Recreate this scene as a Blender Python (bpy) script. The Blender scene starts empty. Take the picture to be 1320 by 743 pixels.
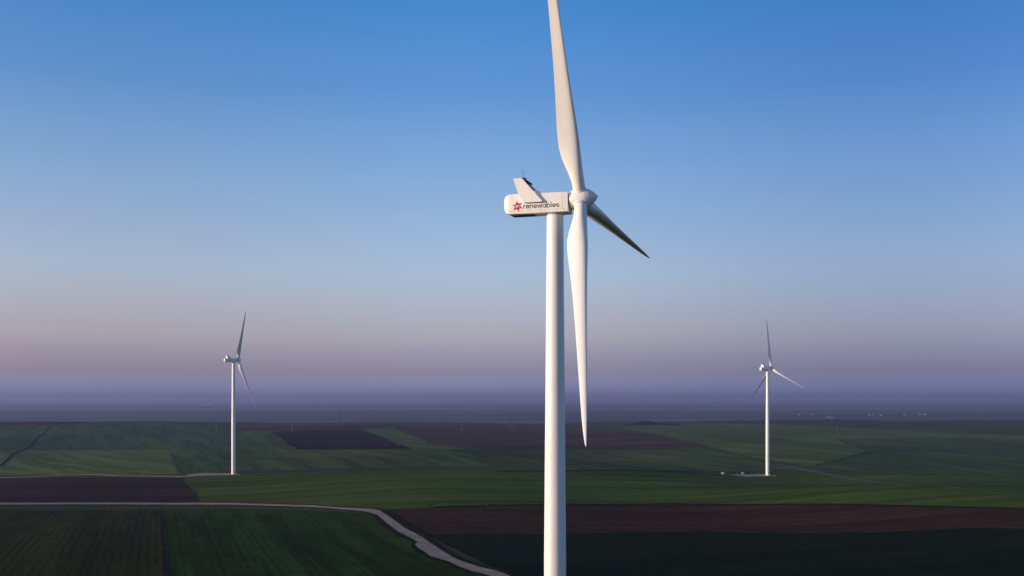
import bpy, bmesh, math, random
from mathutils import Vector, Matrix
from mathutils.geometry import tessellate_polygon
random.seed(7)
R = math.radians
S = bpy.context.scene
C = S.collection

# ------------------------------------------------------------------ camera, sky, sun, exposure
F_PX, HORIZON, CAM_Z = 1400.0, 513.0, 81.0      # focal length and horizon row in photo pixels (1320 wide)
cam_d = bpy.data.cameras.new('camera'); cam = bpy.data.objects.new('camera', cam_d); C.objects.link(cam)
cam.location = (0, 0, CAM_Z); cam.rotation_euler = (R(90), 0, 0)
cam_d.sensor_width = 36; cam_d.lens = 36 * F_PX / 1320; cam_d.shift_y = (HORIZON - 371.5) / 1320
cam_d.clip_start = 0.5; cam_d.clip_end = 120000
S.camera = cam
S.view_settings.view_transform = 'Standard'; S.view_settings.look = 'None'
S.view_settings.exposure = 0.0; S.view_settings.gamma = 1
S.cycles.use_denoising = True; S.cycles.max_bounces = 6; S.cycles.volume_bounces = 1
S.cycles.transparent_max_bounces = 8

SUN_EL, SUN_AZ = R(6.8), R(254)                   # azimuth clockwise from +Y: low sun on the left, a little behind the camera
world = bpy.data.worlds.new('World'); S.world = world; world.use_nodes = True
wn, wl = world.node_tree.nodes, world.node_tree.links
wn.clear()
wout = wn.new('ShaderNodeOutputWorld'); bg = wn.new('ShaderNodeBackground'); sky = wn.new('ShaderNodeTexSky')
sky.sky_type = 'NISHITA'; sky.sun_disc = False; sky.sun_elevation = SUN_EL; sky.sun_rotation = SUN_AZ
sky.altitude = 150; sky.air_density = 1.0; sky.dust_density = 1.0; sky.ozone_density = 2.0
bg.inputs['Strength'].default_value = 0.092
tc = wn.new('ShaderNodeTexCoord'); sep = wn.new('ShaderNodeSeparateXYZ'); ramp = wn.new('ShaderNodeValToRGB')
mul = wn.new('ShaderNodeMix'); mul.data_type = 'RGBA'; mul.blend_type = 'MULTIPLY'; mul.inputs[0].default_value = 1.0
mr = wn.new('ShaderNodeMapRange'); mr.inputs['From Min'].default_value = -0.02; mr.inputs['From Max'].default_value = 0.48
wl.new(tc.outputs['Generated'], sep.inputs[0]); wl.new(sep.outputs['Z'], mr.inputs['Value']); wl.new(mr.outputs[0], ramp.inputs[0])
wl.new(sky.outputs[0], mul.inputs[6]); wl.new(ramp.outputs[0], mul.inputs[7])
# the sky dims away from the sun, towards the earth's shadow on the right; past the frame it rises again to fill shade
mr2 = wn.new('ShaderNodeMapRange'); mr2.inputs['From Min'].default_value = -1; mr2.inputs['From Max'].default_value = 1
azr = wn.new('ShaderNodeValToRGB'); wl.new(sep.outputs['X'], mr2.inputs['Value']); wl.new(mr2.outputs[0], azr.inputs[0])
azc = azr.color_ramp; azc.interpolation = 'EASE'
for i, (x, c) in enumerate([(-1, (.9, .9, .9)), (-.39, (.97, .93, .91)), (-.07, (1, 1, 1)), (.38, (.60, .64, .72)), (.7, (.78, .78, .8)), (1, (1, 1, 1))]):
    e = azc.elements[0] if i == 0 else (azc.elements[len(azc.elements) - 1] if i == 5 else azc.elements.new((x + 1) / 2))
    e.position = (x + 1) / 2; e.color = (*c, 1)
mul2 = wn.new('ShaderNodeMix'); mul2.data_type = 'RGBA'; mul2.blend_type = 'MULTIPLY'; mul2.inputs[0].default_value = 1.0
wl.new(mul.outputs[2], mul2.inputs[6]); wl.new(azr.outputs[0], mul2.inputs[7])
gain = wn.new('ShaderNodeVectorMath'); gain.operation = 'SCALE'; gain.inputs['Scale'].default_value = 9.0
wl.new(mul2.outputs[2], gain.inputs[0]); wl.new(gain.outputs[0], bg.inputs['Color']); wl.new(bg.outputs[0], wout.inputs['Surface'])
# the dusk air's own colours by height above the horizon: blue aloft, a pale belt, a mauve belt, then slate blue; unseen top stops tuned as fill light
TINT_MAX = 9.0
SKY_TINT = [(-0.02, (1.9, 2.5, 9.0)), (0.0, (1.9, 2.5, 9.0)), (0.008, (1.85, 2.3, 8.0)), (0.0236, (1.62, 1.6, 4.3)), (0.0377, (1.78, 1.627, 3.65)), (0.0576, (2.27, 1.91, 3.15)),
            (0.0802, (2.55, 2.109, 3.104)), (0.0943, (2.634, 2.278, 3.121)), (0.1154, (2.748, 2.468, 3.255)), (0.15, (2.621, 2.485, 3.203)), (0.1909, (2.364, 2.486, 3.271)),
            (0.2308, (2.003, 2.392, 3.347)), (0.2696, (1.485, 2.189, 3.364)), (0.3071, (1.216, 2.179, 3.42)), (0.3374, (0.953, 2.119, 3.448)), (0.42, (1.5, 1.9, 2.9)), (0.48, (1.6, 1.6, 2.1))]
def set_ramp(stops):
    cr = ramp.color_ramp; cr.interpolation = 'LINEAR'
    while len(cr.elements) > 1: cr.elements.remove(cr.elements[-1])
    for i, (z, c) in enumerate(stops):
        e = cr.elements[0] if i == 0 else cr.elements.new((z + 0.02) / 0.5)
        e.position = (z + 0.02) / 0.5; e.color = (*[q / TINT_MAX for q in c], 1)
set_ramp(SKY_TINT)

sun_d = bpy.data.lights.new('sun', 'SUN'); sun = bpy.data.objects.new('sun', sun_d); C.objects.link(sun)
sun_d.energy = 5.0; sun_d.angle = R(0.5); sun_d.color = (1.0, 0.775, 0.565)
sdir = Vector((math.sin(SUN_AZ) * math.cos(SUN_EL), math.cos(SUN_AZ) * math.cos(SUN_EL), math.sin(SUN_EL)))
sun.rotation_euler = (-sdir).to_track_quat('-Z', 'Y').to_euler()

# ------------------------------------------------------------------ helpers
def tag(o, label=None, cat=None, group=None, kind=None):
    if label: o['label'] = label
    if cat: o['category'] = cat
    if group: o['group'] = group
    if kind: o['kind'] = kind
    return o

def empty(name, loc=(0, 0, 0), rz=0.0):
    o = bpy.data.objects.new(name, None); C.objects.link(o)
    o.location = loc; o.rotation_euler = (0, 0, rz); o.empty_display_size = 1
    return o

def obj(name, bm, mat, parent=None, smooth=None):
    me = bpy.data.meshes.new(name)
    bmesh.ops.recalc_face_normals(bm, faces=bm.faces[:])
    bm.to_mesh(me); bm.free()
    if mat: me.materials.append(mat)
    o = bpy.data.objects.new(name, me); C.objects.link(o)
    if parent: o.parent = parent
    if smooth is not None:
        for p in me.polygons: p.use_smooth = True
        me.set_sharp_from_angle(angle=R(smooth))
    return o

def add_box(bm, c, s, M=None):
    m = Matrix.Translation(c) @ Matrix.Diagonal((*s, 1))
    if M: m = M @ m
    bmesh.ops.create_cube(bm, size=1, matrix=m)

def loft(bm, rings, cap=True):
    vs = [[bm.verts.new(p) for p in r] for r in rings]
    n = len(vs[0])
    for a, b in zip(vs, vs[1:]):
        for i in range(n):
            bm.faces.new((a[i], a[(i + 1) % n], b[(i + 1) % n], b[i]))
    if cap:
        bm.faces.new(vs[0][::-1]); bm.faces.new(vs[-1])

def add_tube(bm, p, q, r0, r1=None, n=8):
    p, q = Vector(p), Vector(q); r1 = r0 if r1 is None else r1
    d = (q - p).normalized(); u = d.orthogonal().normalized(); v = d.cross(u)
    loft(bm, [[c + (u * math.cos(t) + v * math.sin(t)) * r for t in [2 * math.pi * k / n for k in range(n)]]
              for c, r in ((p, r0), (q, r1))])

def lathe(bm, prof, M, n=48):
    """prof: (axial, radius) pairs around local X, placed by M"""
    loft(bm, [[M @ Vector((x, r * math.cos(2 * math.pi * k / n), r * math.sin(2 * math.pi * k / n))) for k in range(n)] for x, r in prof])

# ------------------------------------------------------------------ materials
def principled(name, base=(.5, .5, .5), rough=.5, metal=0.0, spec=0.5):
    m = bpy.data.materials.new(name); m.use_nodes = True
    b = m.node_tree.nodes['Principled BSDF']
    b.inputs['Base Color'].default_value = (*base, 1); b.inputs['Roughness'].default_value = rough
    b.inputs['Metallic'].default_value = metal; b.inputs['Specular IOR Level'].default_value = spec
    return m, m.node_tree.nodes, m.node_tree.links, b

def mapped_noise(N, L, vec, scale, loc_scale=(1, 1, 1), rotz=0.0, detail=4, rough=.55):
    mp = N.new('ShaderNodeMapping'); mp.vector_type = 'TEXTURE'       # turn first, then stretch
    mp.inputs['Scale'].default_value = tuple(1 / q for q in loc_scale); mp.inputs['Rotation'].default_value = (0, 0, -rotz)
    L.new(vec, mp.inputs[0])
    nz = N.new('ShaderNodeTexNoise'); nz.inputs['Scale'].default_value = scale
    nz.inputs['Detail'].default_value = detail; nz.inputs['Roughness'].default_value = rough
    L.new(mp.outputs[0], nz.inputs['Vector']); return nz.outputs['Fac']

def stretch(N, L, val, lo, hi, a=0.0, b=1.0):
    m = N.new('ShaderNodeMapRange'); m.inputs[1].default_value = lo; m.inputs[2].default_value = hi
    m.inputs[3].default_value = a; m.inputs[4].default_value = b; L.new(val, m.inputs[0]); return m.outputs[0]

def mix(N, L, f, a, b, mode='MIX'):
    m = N.new('ShaderNodeMix'); m.data_type = 'RGBA'; m.blend_type = mode
    if isinstance(f, (int, float)): m.inputs[0].default_value = f
    else: L.new(f, m.inputs[0])
    for s, x in ((6, a), (7, b)):
        if isinstance(x, tuple): m.inputs[s].default_value = (*x, 1)
        else: L.new(x, m.inputs[s])
    return m.outputs[2]

def white_paint(name, base, rough=.38, streak=.12):
    m, N, L, b = principled(name, base, rough)
    tcn = N.new('ShaderNodeTexCoord'); v = tcn.outputs['Object']
    s = mapped_noise(N, L, v, 1.0, (1.2, 1.2, .06), detail=5)          # faint rain streaks running down
    g = mapped_noise(N, L, v, .35, detail=5)
    f = stretch(N, L, s, .48, .75, 0, streak)
    c = mix(N, L, f, base, (base[0] * .55, base[1] * .53, base[2] * .48))
    f2 = stretch(N, L, g, .4, .75, 0, .10)
    c = mix(N, L, f2, c, (base[0] * .7, base[1] * .69, base[2] * .66))
    L.new(c, b.inputs['Base Color'])
    L.new(stretch(N, L, g, .3, .7, rough - .06, rough + .12), b.inputs['Roughness'])
    return m

M = {}
M['tower'] = white_paint('tower_paint', (.80, .785, .755), .42)
M['blade'] = white_paint('blade_gelcoat', (.83, .82, .79), .36, .06)
M['shell'] = white_paint('nacelle_gelcoat', (.83, .81, .775), .40, .18)
M['dark'] = principled('dark_rubber', (.03, .03, .033), .7)[0]
M['grey'] = principled('grey_metal', (.25, .25, .26), .5, .3)[0]
M['radiator'] = principled('radiator_fins', (.15, .14, .14), .55, .4)[0]
M['seam'] = principled('panel_seam', (.30, .29, .28), .6)[0]
M['letter'] = principled('letter_grey', (.045, .04, .033), .5)[0]
M['red'] = principled('emblem_red', (.42, .018, .022), .45)[0]
M['cream'] = principled('emblem_white', (.75, .70, .66), .45)[0]
M['steel'] = principled('galvanised_steel', (.30, .31, .32), .5, .6)[0]
M['pylon'] = principled('weathered_steel', (.075, .078, .085), .8)[0]
M['pole'] = principled('pale_pole', (.30, .29, .28), .8)[0]
M['farwall'] = principled('whitewashed_wall', (.30, .29, .285), .9)[0]
M['concrete'] = principled('concrete', (.32, .31, .29), .9)[0]
M['lampred'] = principled('red_lamp_glass', (.35, .02, .02), .2)[0]
M['housewall'] = principled('white_render', (.72, .70, .66), .8)[0]
M['roof'] = principled('roof_tile', (.26, .12, .08), .85)[0]
M['window'] = principled('window_glass', (.04, .05, .06), .15)[0]
M['bark'] = principled('bark', (.10, .075, .05), .9)[0]
M['kiosk'] = principled('kiosk_paint', (.55, .56, .52), .6)[0]
M['leaf'] = principled('leaf', (.045, .06, .025), .8)[0]

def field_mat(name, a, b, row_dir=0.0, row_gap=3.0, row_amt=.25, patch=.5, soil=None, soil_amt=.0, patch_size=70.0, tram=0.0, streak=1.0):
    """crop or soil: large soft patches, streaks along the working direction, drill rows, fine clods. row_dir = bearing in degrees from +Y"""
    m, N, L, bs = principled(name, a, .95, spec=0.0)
    g = N.new('ShaderNodeNewGeometry'); v = g.outputs['Position']
    rz = R(row_dir)                                                   # rows run along local Y after this rotation
    big = mapped_noise(N, L, v, 1.0 / patch_size, detail=5, rough=.6)
    c = mix(N, L, stretch(N, L, big, .34, .66, 0, patch), a, b)
    st = mapped_noise(N, L, v, 1.0, (1 / 5.0, 1 / 130.0, .02), rz, detail=4, rough=.65)
    c = mix(N, L, stretch(N, L, st, .42, .62, 0, .75 * streak), c, tuple(x * .45 for x in a))
    st2 = mapped_noise(N, L, v, 1.0, (1 / 26.0, 1 / 400.0, .02), rz, detail=3)
    c = mix(N, L, stretch(N, L, st2, .44, .62, 0, .6 * streak), c, tuple(x * 1.5 for x in b))
    if soil:
        sp = mapped_noise(N, L, v, .06, detail=7, rough=.7)
        c = mix(N, L, stretch(N, L, sp, .50, .72, 0, soil_amt), c, soil)
    mid = mapped_noise(N, L, v, 1 / 11.0, detail=6, rough=.7)
    c = mix(N, L, stretch(N, L, mid, .46, .68, 0, .5), c, tuple(x * .5 for x in a))
    c = mix(N, L, stretch(N, L, mid, .44, .30, 0, .45), c, tuple(x * 1.35 for x in b))
    mp = N.new('ShaderNodeMapping'); mp.inputs['Rotation'].default_value = (0, 0, rz); L.new(v, mp.inputs[0])
    wob = mapped_noise(N, L, v, .02, detail=2)
    sx = N.new('ShaderNodeSeparateXYZ'); L.new(mp.outputs[0], sx.inputs[0])
    def lines(gap, amp, lo, hi):
        ad = N.new('ShaderNodeMath'); ad.operation = 'MULTIPLY_ADD'; L.new(wob, ad.inputs[0]); ad.inputs[1].default_value = gap * amp * .5
        L.new(sx.outputs['X'], ad.inputs[2])
        mu = N.new('ShaderNodeMath'); mu.operation = 'MULTIPLY'; mu.inputs[1].default_value = 2 * math.pi / gap; L.new(ad.outputs[0], mu.inputs[0])
        sn = N.new('ShaderNodeMath'); sn.operation = 'SINE'; L.new(mu.outputs[0], sn.inputs[0])
        return stretch(N, L, sn.outputs[0], lo, hi)
    if row_amt > 0:
        ln = lines(row_gap, 1.3, -.2, 1.0)
        gate = mapped_noise(N, L, v, 1.0, (1 / 14.0, 1 / 60.0, .02), rz + .01, detail=3)
        mm = N.new('ShaderNodeMath'); mm.operation = 'MULTIPLY'; L.new(ln, mm.inputs[0]); L.new(stretch(N, L, gate, .35, .6, 0, row_amt), mm.inputs[1])
        c = mix(N, L, mm.outputs[0], c, tuple(x * .42 for x in a))
    if tram > 0:
        tl = lines(tram, .1, .985, 1.0)
        mm = N.new('ShaderNodeMath'); mm.operation = 'MULTIPLY'; L.new(tl, mm.inputs[0]); mm.inputs[1].default_value = .5
        c = mix(N, L, mm.outputs[0], c, tuple(x * .45 for x in a))
    fine = mapped_noise(N, L, v, .9, detail=6, rough=.75)
    c = mix(N, L, stretch(N, L, fine, .35, .7, 0, .5), c, tuple(x * .45 for x in a))
    L.new(c, bs.inputs['Base Color'])
    bump = N.new('ShaderNodeBump'); bump.inputs['Strength'].default_value = .5; bump.inputs['Distance'].default_value = .5
    L.new(fine, bump.inputs['Height']); L.new(bump.outputs[0], bs.inputs['Normal'])
    return m

# ------------------------------------------------------------------ terrain
rt = random.Random(21)
WAVES = []
for lam, amp in ((260, .9), (340, 1.5), (430, 2.2), (520, 2.7), (700, 3.2), (900, 3.2), (1200, 3.2), (1700, 3.6)):
    for k in range(2):
        th = rt.uniform(0, math.pi); WAVES.append((2 * math.pi / lam * math.cos(th), 2 * math.pi / lam * math.sin(th), rt.uniform(0, 6.28), amp * .72))
def sstep(a, b, x):
    t = min(1, max(0, (x - a) / (b - a))); return t * t * (3 - 2 * t)
def g2(x, y, cx, cy, sx, sy): return math.exp(-((x - cx) / sx) ** 2 - ((y - cy) / sy) ** 2)
PINS = [(12.3, 212.5, 0.0), (-288.5, 1126.0, 1.4), (284.0, 1205.0, -5.5)]        # turbine bases: x, y, ground height
def h_raw(x, y):
    z = sum(a * math.sin(kx * x + ky * y + p) for kx, ky, p, a in WAVES)
    z *= (.35 + .65 * sstep(150, 900, abs(y))) * (1 - .55 * sstep(1500, 2300, y))
    edge = 3350 + 240 * math.sin(x * .0011 + 1.0) + 500 * sstep(500, 1600, x)
    z -= 96 * sstep(edge, edge + 1500, y)
    z += 14 * g2(x, y, -1330, 3050, 520, 420)            # low hill on the left skyline
    z += 7 * g2(x, y, -950, 2500, 420, 500)
    z += 6 * g2(x, y, 700, 2300, 700, 260)
    z += 10.0 * g2(x, y, 406, 3280, 28, 28)              # burial mound on the skyline
    z += 3.0 * g2(x, y, 430, 3280, 90, 50)
    far = sstep(5000, 9000, y)
    z = z * (1 - .6 * far) - 8 * far
    return z
_res = []
for px_, py_, t in PINS: _res.append(t - h_raw(px_, py_))
def h_fn(x, y):
    z = h_raw(x, y)
    w = [math.exp(-((x - p[0]) ** 2 + (y - p[1]) ** 2) / (2 * 150.0 ** 2)) for p in PINS]
    return z + sum(r * k for r, k in zip(_res, w))
CELL = 20.0
X0, X1, Y0, Y1 = -2400, 2400, 200, 4000
def axis(lo, hi, far_lo, far_hi):
    a = [lo + CELL * i for i in range(int((hi - lo) / CELL) + 1)]
    s = CELL; x = hi; up = []
    while x < far_hi: s *= 1.16; x += min(s, 2500); up.append(x)
    s = CELL; x = lo; dn = []
    while x > far_lo: s *= 1.16; x -= min(s, 2500); dn.append(x)
    return dn[::-1] + a + up
AX, AY = axis(X0, X1, -45000, 45000), axis(Y0, Y1, -4000, 60000)
HG = {}
def hl(i, j):
    k = (i, j)
    if k not in HG: HG[k] = h_fn(X0 + i * CELL, Y0 + j * CELL)
    return HG[k]
def ground_z(x, y):
    if not (X0 <= x < X1 and Y0 <= y < Y1): return h_fn(x, y)
    fi, fj = (x - X0) / CELL, (y - Y0) / CELL; i, j = int(fi), int(fj); u, v = fi - i, fj - j
    a, b, c, d = hl(i, j), hl(i + 1, j), hl(i + 1, j + 1), hl(i, j + 1)
    return a + (b - a) * u + (c - b) * v if u >= v else a + (c - d) * u + (d - a) * v   # split along the a-c diagonal
def at(px, py):
    """the point of the land seen at this place of the photo"""
    dx, dz = (px - 660) / F_PX, (HORIZON - py) / F_PX
    y, st = 150.0, 6.0
    while y < 50000:
        if CAM_Z + dz * y < ground_z(dx * y, y): break
        y += st; st = max(6.0, y * .01)
    lo, hi = y - st, y
    for _ in range(30):
        mdl = (lo + hi) / 2
        if CAM_Z + dz * mdl < ground_z(dx * mdl, mdl): hi = mdl
        else: lo = mdl
    return (dx * hi, hi)
def P3(px, py, up=0.0):
    x, y = at(px, py); return Vector((x, y, ground_z(x, y) + up))

# the ground: one sheet to the horizon
def ground():
    nx, ny = len(AX), len(AY)
    vs = []
    for y in AY:
        for x in AX: vs.append((x, y, ground_z(x, y) if (X0 <= x <= X1 - .01 and Y0 <= y <= Y1 - .01) else h_fn(x, y)))
    fs = []
    for j in range(ny - 1):
        for i in range(nx - 1):
            a = j * nx + i; fs.append((a, a + 1, a + nx + 1)); fs.append((a, a + nx + 1, a + nx))
    me = bpy.data.meshes.new('ground'); me.from_pydata(vs, [], fs)
    for p in me.polygons: p.use_smooth = True
    o = bpy.data.objects.new('ground', me); C.objects.link(o); return tag(o, 'rolling green and brown farmland reaching the hazy horizon', kind='structure')

def ground_mat():
    m, N, L, bs = principled('farmland', (.05, .07, .03), .95, spec=0.0)
    g = N.new('ShaderNodeNewGeometry'); v = g.outputs['Position']
    big = mapped_noise(N, L, v, 1 / 160.0, detail=6, rough=.6)
    c = mix(N, L, stretch(N, L, big, .35, .65), (.046, .074, .022), (.070, .100, .033))
    st = mapped_noise(N, L, v, 1.0, (1 / 22.0, 1 / 600.0, .02), R(84), detail=4, rough=.65)
    c = mix(N, L, stretch(N, L, st, .4, .65, 0, .6), c, (.062, .066, .026))
    # the far plain: strips of crop, stubble and bare soil, lightened to stand in for haze
    mp = N.new('ShaderNodeMapping'); mp.inputs['Scale'].default_value = (1 / 900.0, 1 / 420.0, 0); mp.inputs['Rotation'].default_value = (0, 0, R(9)); L.new(v, mp.inputs[0])
    vo = N.new('ShaderNodeTexVoronoi'); vo.distance = 'CHEBYCHEV'; vo.inputs['Scale'].default_value = 1.0; L.new(mp.outputs[0], vo.inputs['Vector'])
    sc = N.new('ShaderNodeSeparateColor'); L.new(vo.outputs['Color'], sc.inputs[0])
    cr = N.new('ShaderNodeValToRGB'); cr.color_ramp.interpolation = 'CONSTANT'
    els = [(0, (.045, .060, .040)), (.2, (.080, .070, .058)), (.38, (.065, .085, .050)), (.6, (.055, .052, .050)), (.74, (.12, .115, .085)), (.86, (.045, .062, .040))]
    cr.color_ramp.elements.remove(cr.color_ramp.elements[-1])
    for i, (p, col) in enumerate(els):
        e = cr.color_ramp.elements[0] if i == 0 else cr.color_ramp.elements.new(p)
        e.position = p; e.color = (*col, 1)
    L.new(sc.outputs[0], cr.inputs[0])
    sx = N.new('ShaderNodeSeparateXYZ'); L.new(v, sx.inputs[0])
    c = mix(N, L, stretch(N, L, sx.outputs['Y'], 3900, 4300), c, cr.outputs[0])
    fine = mapped_noise(N, L, v, .5, detail=6, rough=.7)
    c = mix(N, L, stretch(N, L, fine, .35, .7, 0, .4), c, (.018, .026, .012))
    L.new(c, bs.inputs['Base Color'])
    return m
go = ground(); go.data.materials.append(ground_mat())

def clip_tri(poly, tri):
    """Sutherland-Hodgman: convex poly against a counter-clockwise triangle"""
    out = poly
    for k in range(3):
        ax, ay = tri[k]; bx, by = tri[(k + 1) % 3]; ex, ey = bx - ax, by - ay
        src, out = out, []
        if not src: return out
        ds = [ex * (p[1] - ay) - ey * (p[0] - ax) for p in src]
        for q in range(len(src)):
            p0, p1, d0, d1 = src[q - 1], src[q], ds[q - 1], ds[q]
            if (d0 >= 0) != (d1 >= 0):
                t = d0 / (d0 - d1); out.append((p0[0] + (p1[0] - p0[0]) * t, p0[1] + (p1[1] - p0[1]) * t))
            if d1 >= 0: out.append(p1)
    return out

def rough_edge(poly, step=14.0, jit=.8, rnd=random.Random(3)):
    out = []
    for q in range(len(poly)):
        a, b = Vector(poly[q]), Vector(poly[(q + 1) % len(poly)]); d = b - a; n = max(1, min(60, int(d.length / step)))
        nrm = Vector((-d.y, d.x)).normalized() if d.length > 1e-6 else Vector((0, 0))
        for k in range(n):
            j = 0 if k == 0 else rnd.uniform(-jit, jit); p = a + d * k / n + nrm * j; out.append((p.x, p.y))
    return out

def sheet(name, pix, mat, up, label=None, kind='structure', jit=.8, step=14.0, world=None, parent=None):
    """a patch of land draped on the terrain, outlined by points seen in the photo"""
    if world: poly = world
    else:
        poly = []
        for q, (xa, ya) in enumerate(pix):
            xb, yb = pix[(q + 1) % len(pix)]; n = max(1, min(8, int(abs(xb - xa) / 40 + abs(yb - ya) / 5)))
            poly += [at(xa + (xb - xa) * k / n, ya + (yb - ya) * k / n) for k in range(n)]
    poly = rough_edge(poly, step, jit)
    tris = tessellate_polygon([[Vector((x, y, 0)) for x, y in poly]])
    verts, idx, faces = [], {}, []
    def vid(x, y):
        k = (round(x, 2), round(y, 2))
        if k not in idx:
            idx[k] = len(verts); verts.append((x, y, ground_z(x, y) + up))
        return idx[k]
    for t in tris:
        T = [poly[i] for i in t]
        ar = (T[1][0] - T[0][0]) * (T[2][1] - T[0][1]) - (T[1][1] - T[0][1]) * (T[2][0] - T[0][0])
        if abs(ar) < 1e-6: continue
        if ar < 0: T = T[::-1]
        i0, i1 = int(math.floor((min(p[0] for p in T) - X0) / CELL)), int(math.floor((max(p[0] for p in T) - X0) / CELL))
        j0, j1 = int(math.floor((min(p[1] for p in T) - Y0) / CELL)), int(math.floor((max(p[1] for p in T) - Y0) / CELL))
        for j in range(max(j0, 0), min(j1, int((Y1 - Y0) / CELL) - 1) + 1):
            # x-span of this triangle within the row of cells, to skip empty ones
            row = T; ya, yb = Y0 + j * CELL, Y0 + (j + 1) * CELL
            cl = [p for p in clip_tri(T, [(-1e5, ya), (1e5, ya), (0, 1e6)])]
            cl = [p for p in clip_tri(cl, [(1e5, yb), (-1e5, yb), (0, -1e6)])] if cl else []
            if not cl: continue
            ii0 = max(i0, 0, int(math.floor((min(p[0] for p in cl) - X0) / CELL))); ii1 = min(i1, int((X1 - X0) / CELL) - 1, int(math.floor((max(p[0] for p in cl) - X0) / CELL)))
            for i in range(ii0, ii1 + 1):
                xa, xb = X0 + i * CELL, X0 + (i + 1) * CELL
                for tri in (((xa, ya), (xb, ya), (xb, yb)), ((xa, ya), (xb, yb), (xa, yb))):
                    pl = clip_tri(T, tri)
                    if len(pl) < 3: continue
                    f = []
                    for p in pl:
                        k = vid(*p)
                        if k not in f: f.append(k)
                    if len(f) >= 3: faces.append(f)
    me = bpy.data.meshes.new(name); me.from_pydata(verts, [], faces); me.validate()
    for p in me.polygons: p.use_smooth = True
    e = 6.0
    nrm = [Vector((-(h_fn(x + e, y) - h_fn(x - e, y)) / (2 * e), -(h_fn(x, y + e) - h_fn(x, y - e)) / (2 * e), 1)).normalized() for x, y, z in (v.co for v in me.vertices)]
    me.normals_split_custom_set_from_vertices(nrm)
    me.materials.append(mat)
    o = bpy.data.objects.new(name, me); C.objects.link(o)
    if parent: o.parent = parent
    return tag(o, label, kind=kind)

# ------------------------------------------------------------------ fields (bearing of the rows, colours as the soil and crop have them)
ROWS = -18.1
FM = {
 'olive':  field_mat('olive_crop', (0.0247, 0.0360, 0.0040), (0.0374, 0.0504, 0.0060), ROWS, 4.2, .95, .8, (.05, .036, .014), .5, 60, 0),
 'green':  field_mat('green_crop', (0.0207, 0.0495, 0.0036), (0.0360, 0.0748, 0.0054), ROWS, 4.2, .6, .9, None, 0, 90, 24),
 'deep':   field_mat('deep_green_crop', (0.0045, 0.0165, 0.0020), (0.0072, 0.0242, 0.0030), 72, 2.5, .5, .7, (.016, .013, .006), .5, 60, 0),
 'vivid':  field_mat('bright_green_crop', (0.0590, 0.0992, 0.0100), (0.0830, 0.1334, 0.0150), 80, 3, .3, .8, None, 0, 150, 0),
 'brown':  field_mat('ploughed_soil', (0.0530, 0.0270, 0.0100), (0.0716, 0.0380, 0.0150), 84, 3, .5, .7, (.04, .02, .015), .5, 80, 0),
 'dbrown': field_mat('dark_ploughed_soil', (0.040, 0.023, 0.014), (0.056, 0.033, 0.020), 78, 3, .5, .7, (.03, .02, .016), .5, 90, 0),
 'purple': field_mat('freshly_ploughed_soil', (0.022, 0.013, 0.014), (0.031, 0.019, 0.020), 80, 4, .3, .5, None, 0, 120, 0),
 'mauve':  field_mat('dry_soil', (0.076, 0.046, 0.033), (0.106, 0.065, 0.045), 80, 4, .3, .8, None, 0, 200, 0),
 'pale':   field_mat('pale_young_crop', (0.0969, 0.1404, 0.0347), (0.1316, 0.1782, 0.0494), -35, 3, .3, .7, None, 0, 140, 0),
 'teal':   field_mat('dark_teal_crop', (0.0427, 0.0954, 0.0290), (0.0608, 0.1219, 0.0380), -20, 3, .3, .7, None, 0, 180, 0),
 'sage':   field_mat('grey_green_crop', (0.0640, 0.1056, 0.0305), (0.0850, 0.1284, 0.0399), -20, 3, .5, .8, None, 0, 150, 0),
 'verge':  field_mat('rough_grass', (.034, .032, .012), (.056, .046, .020), 30, 3, .0, .9, (.07, .052, .03), .6, 12, 0),
 'bank':   field_mat('dark_bank_shade_and_scrub', (.014, .013, .012), (.024, .020, .017), 30, 3, .0, .9, None, 0, 10, 0),  # paints the road banks' shade; also serves scrub, furrow and margins
 'gravel': field_mat('pale_gravel', (0.3520, 0.2883, 0.2232), (0.4576, 0.3906, 0.3162), 30, 3, .0, .8, (.28, .22, .17), .6, 18, 0, .15),
 'track':  field_mat('worn_track', (.13, .12, .085), (.18, .16, .12), 30, 3, .0, .8, None, 0, 18, 0, .3),
}
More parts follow.
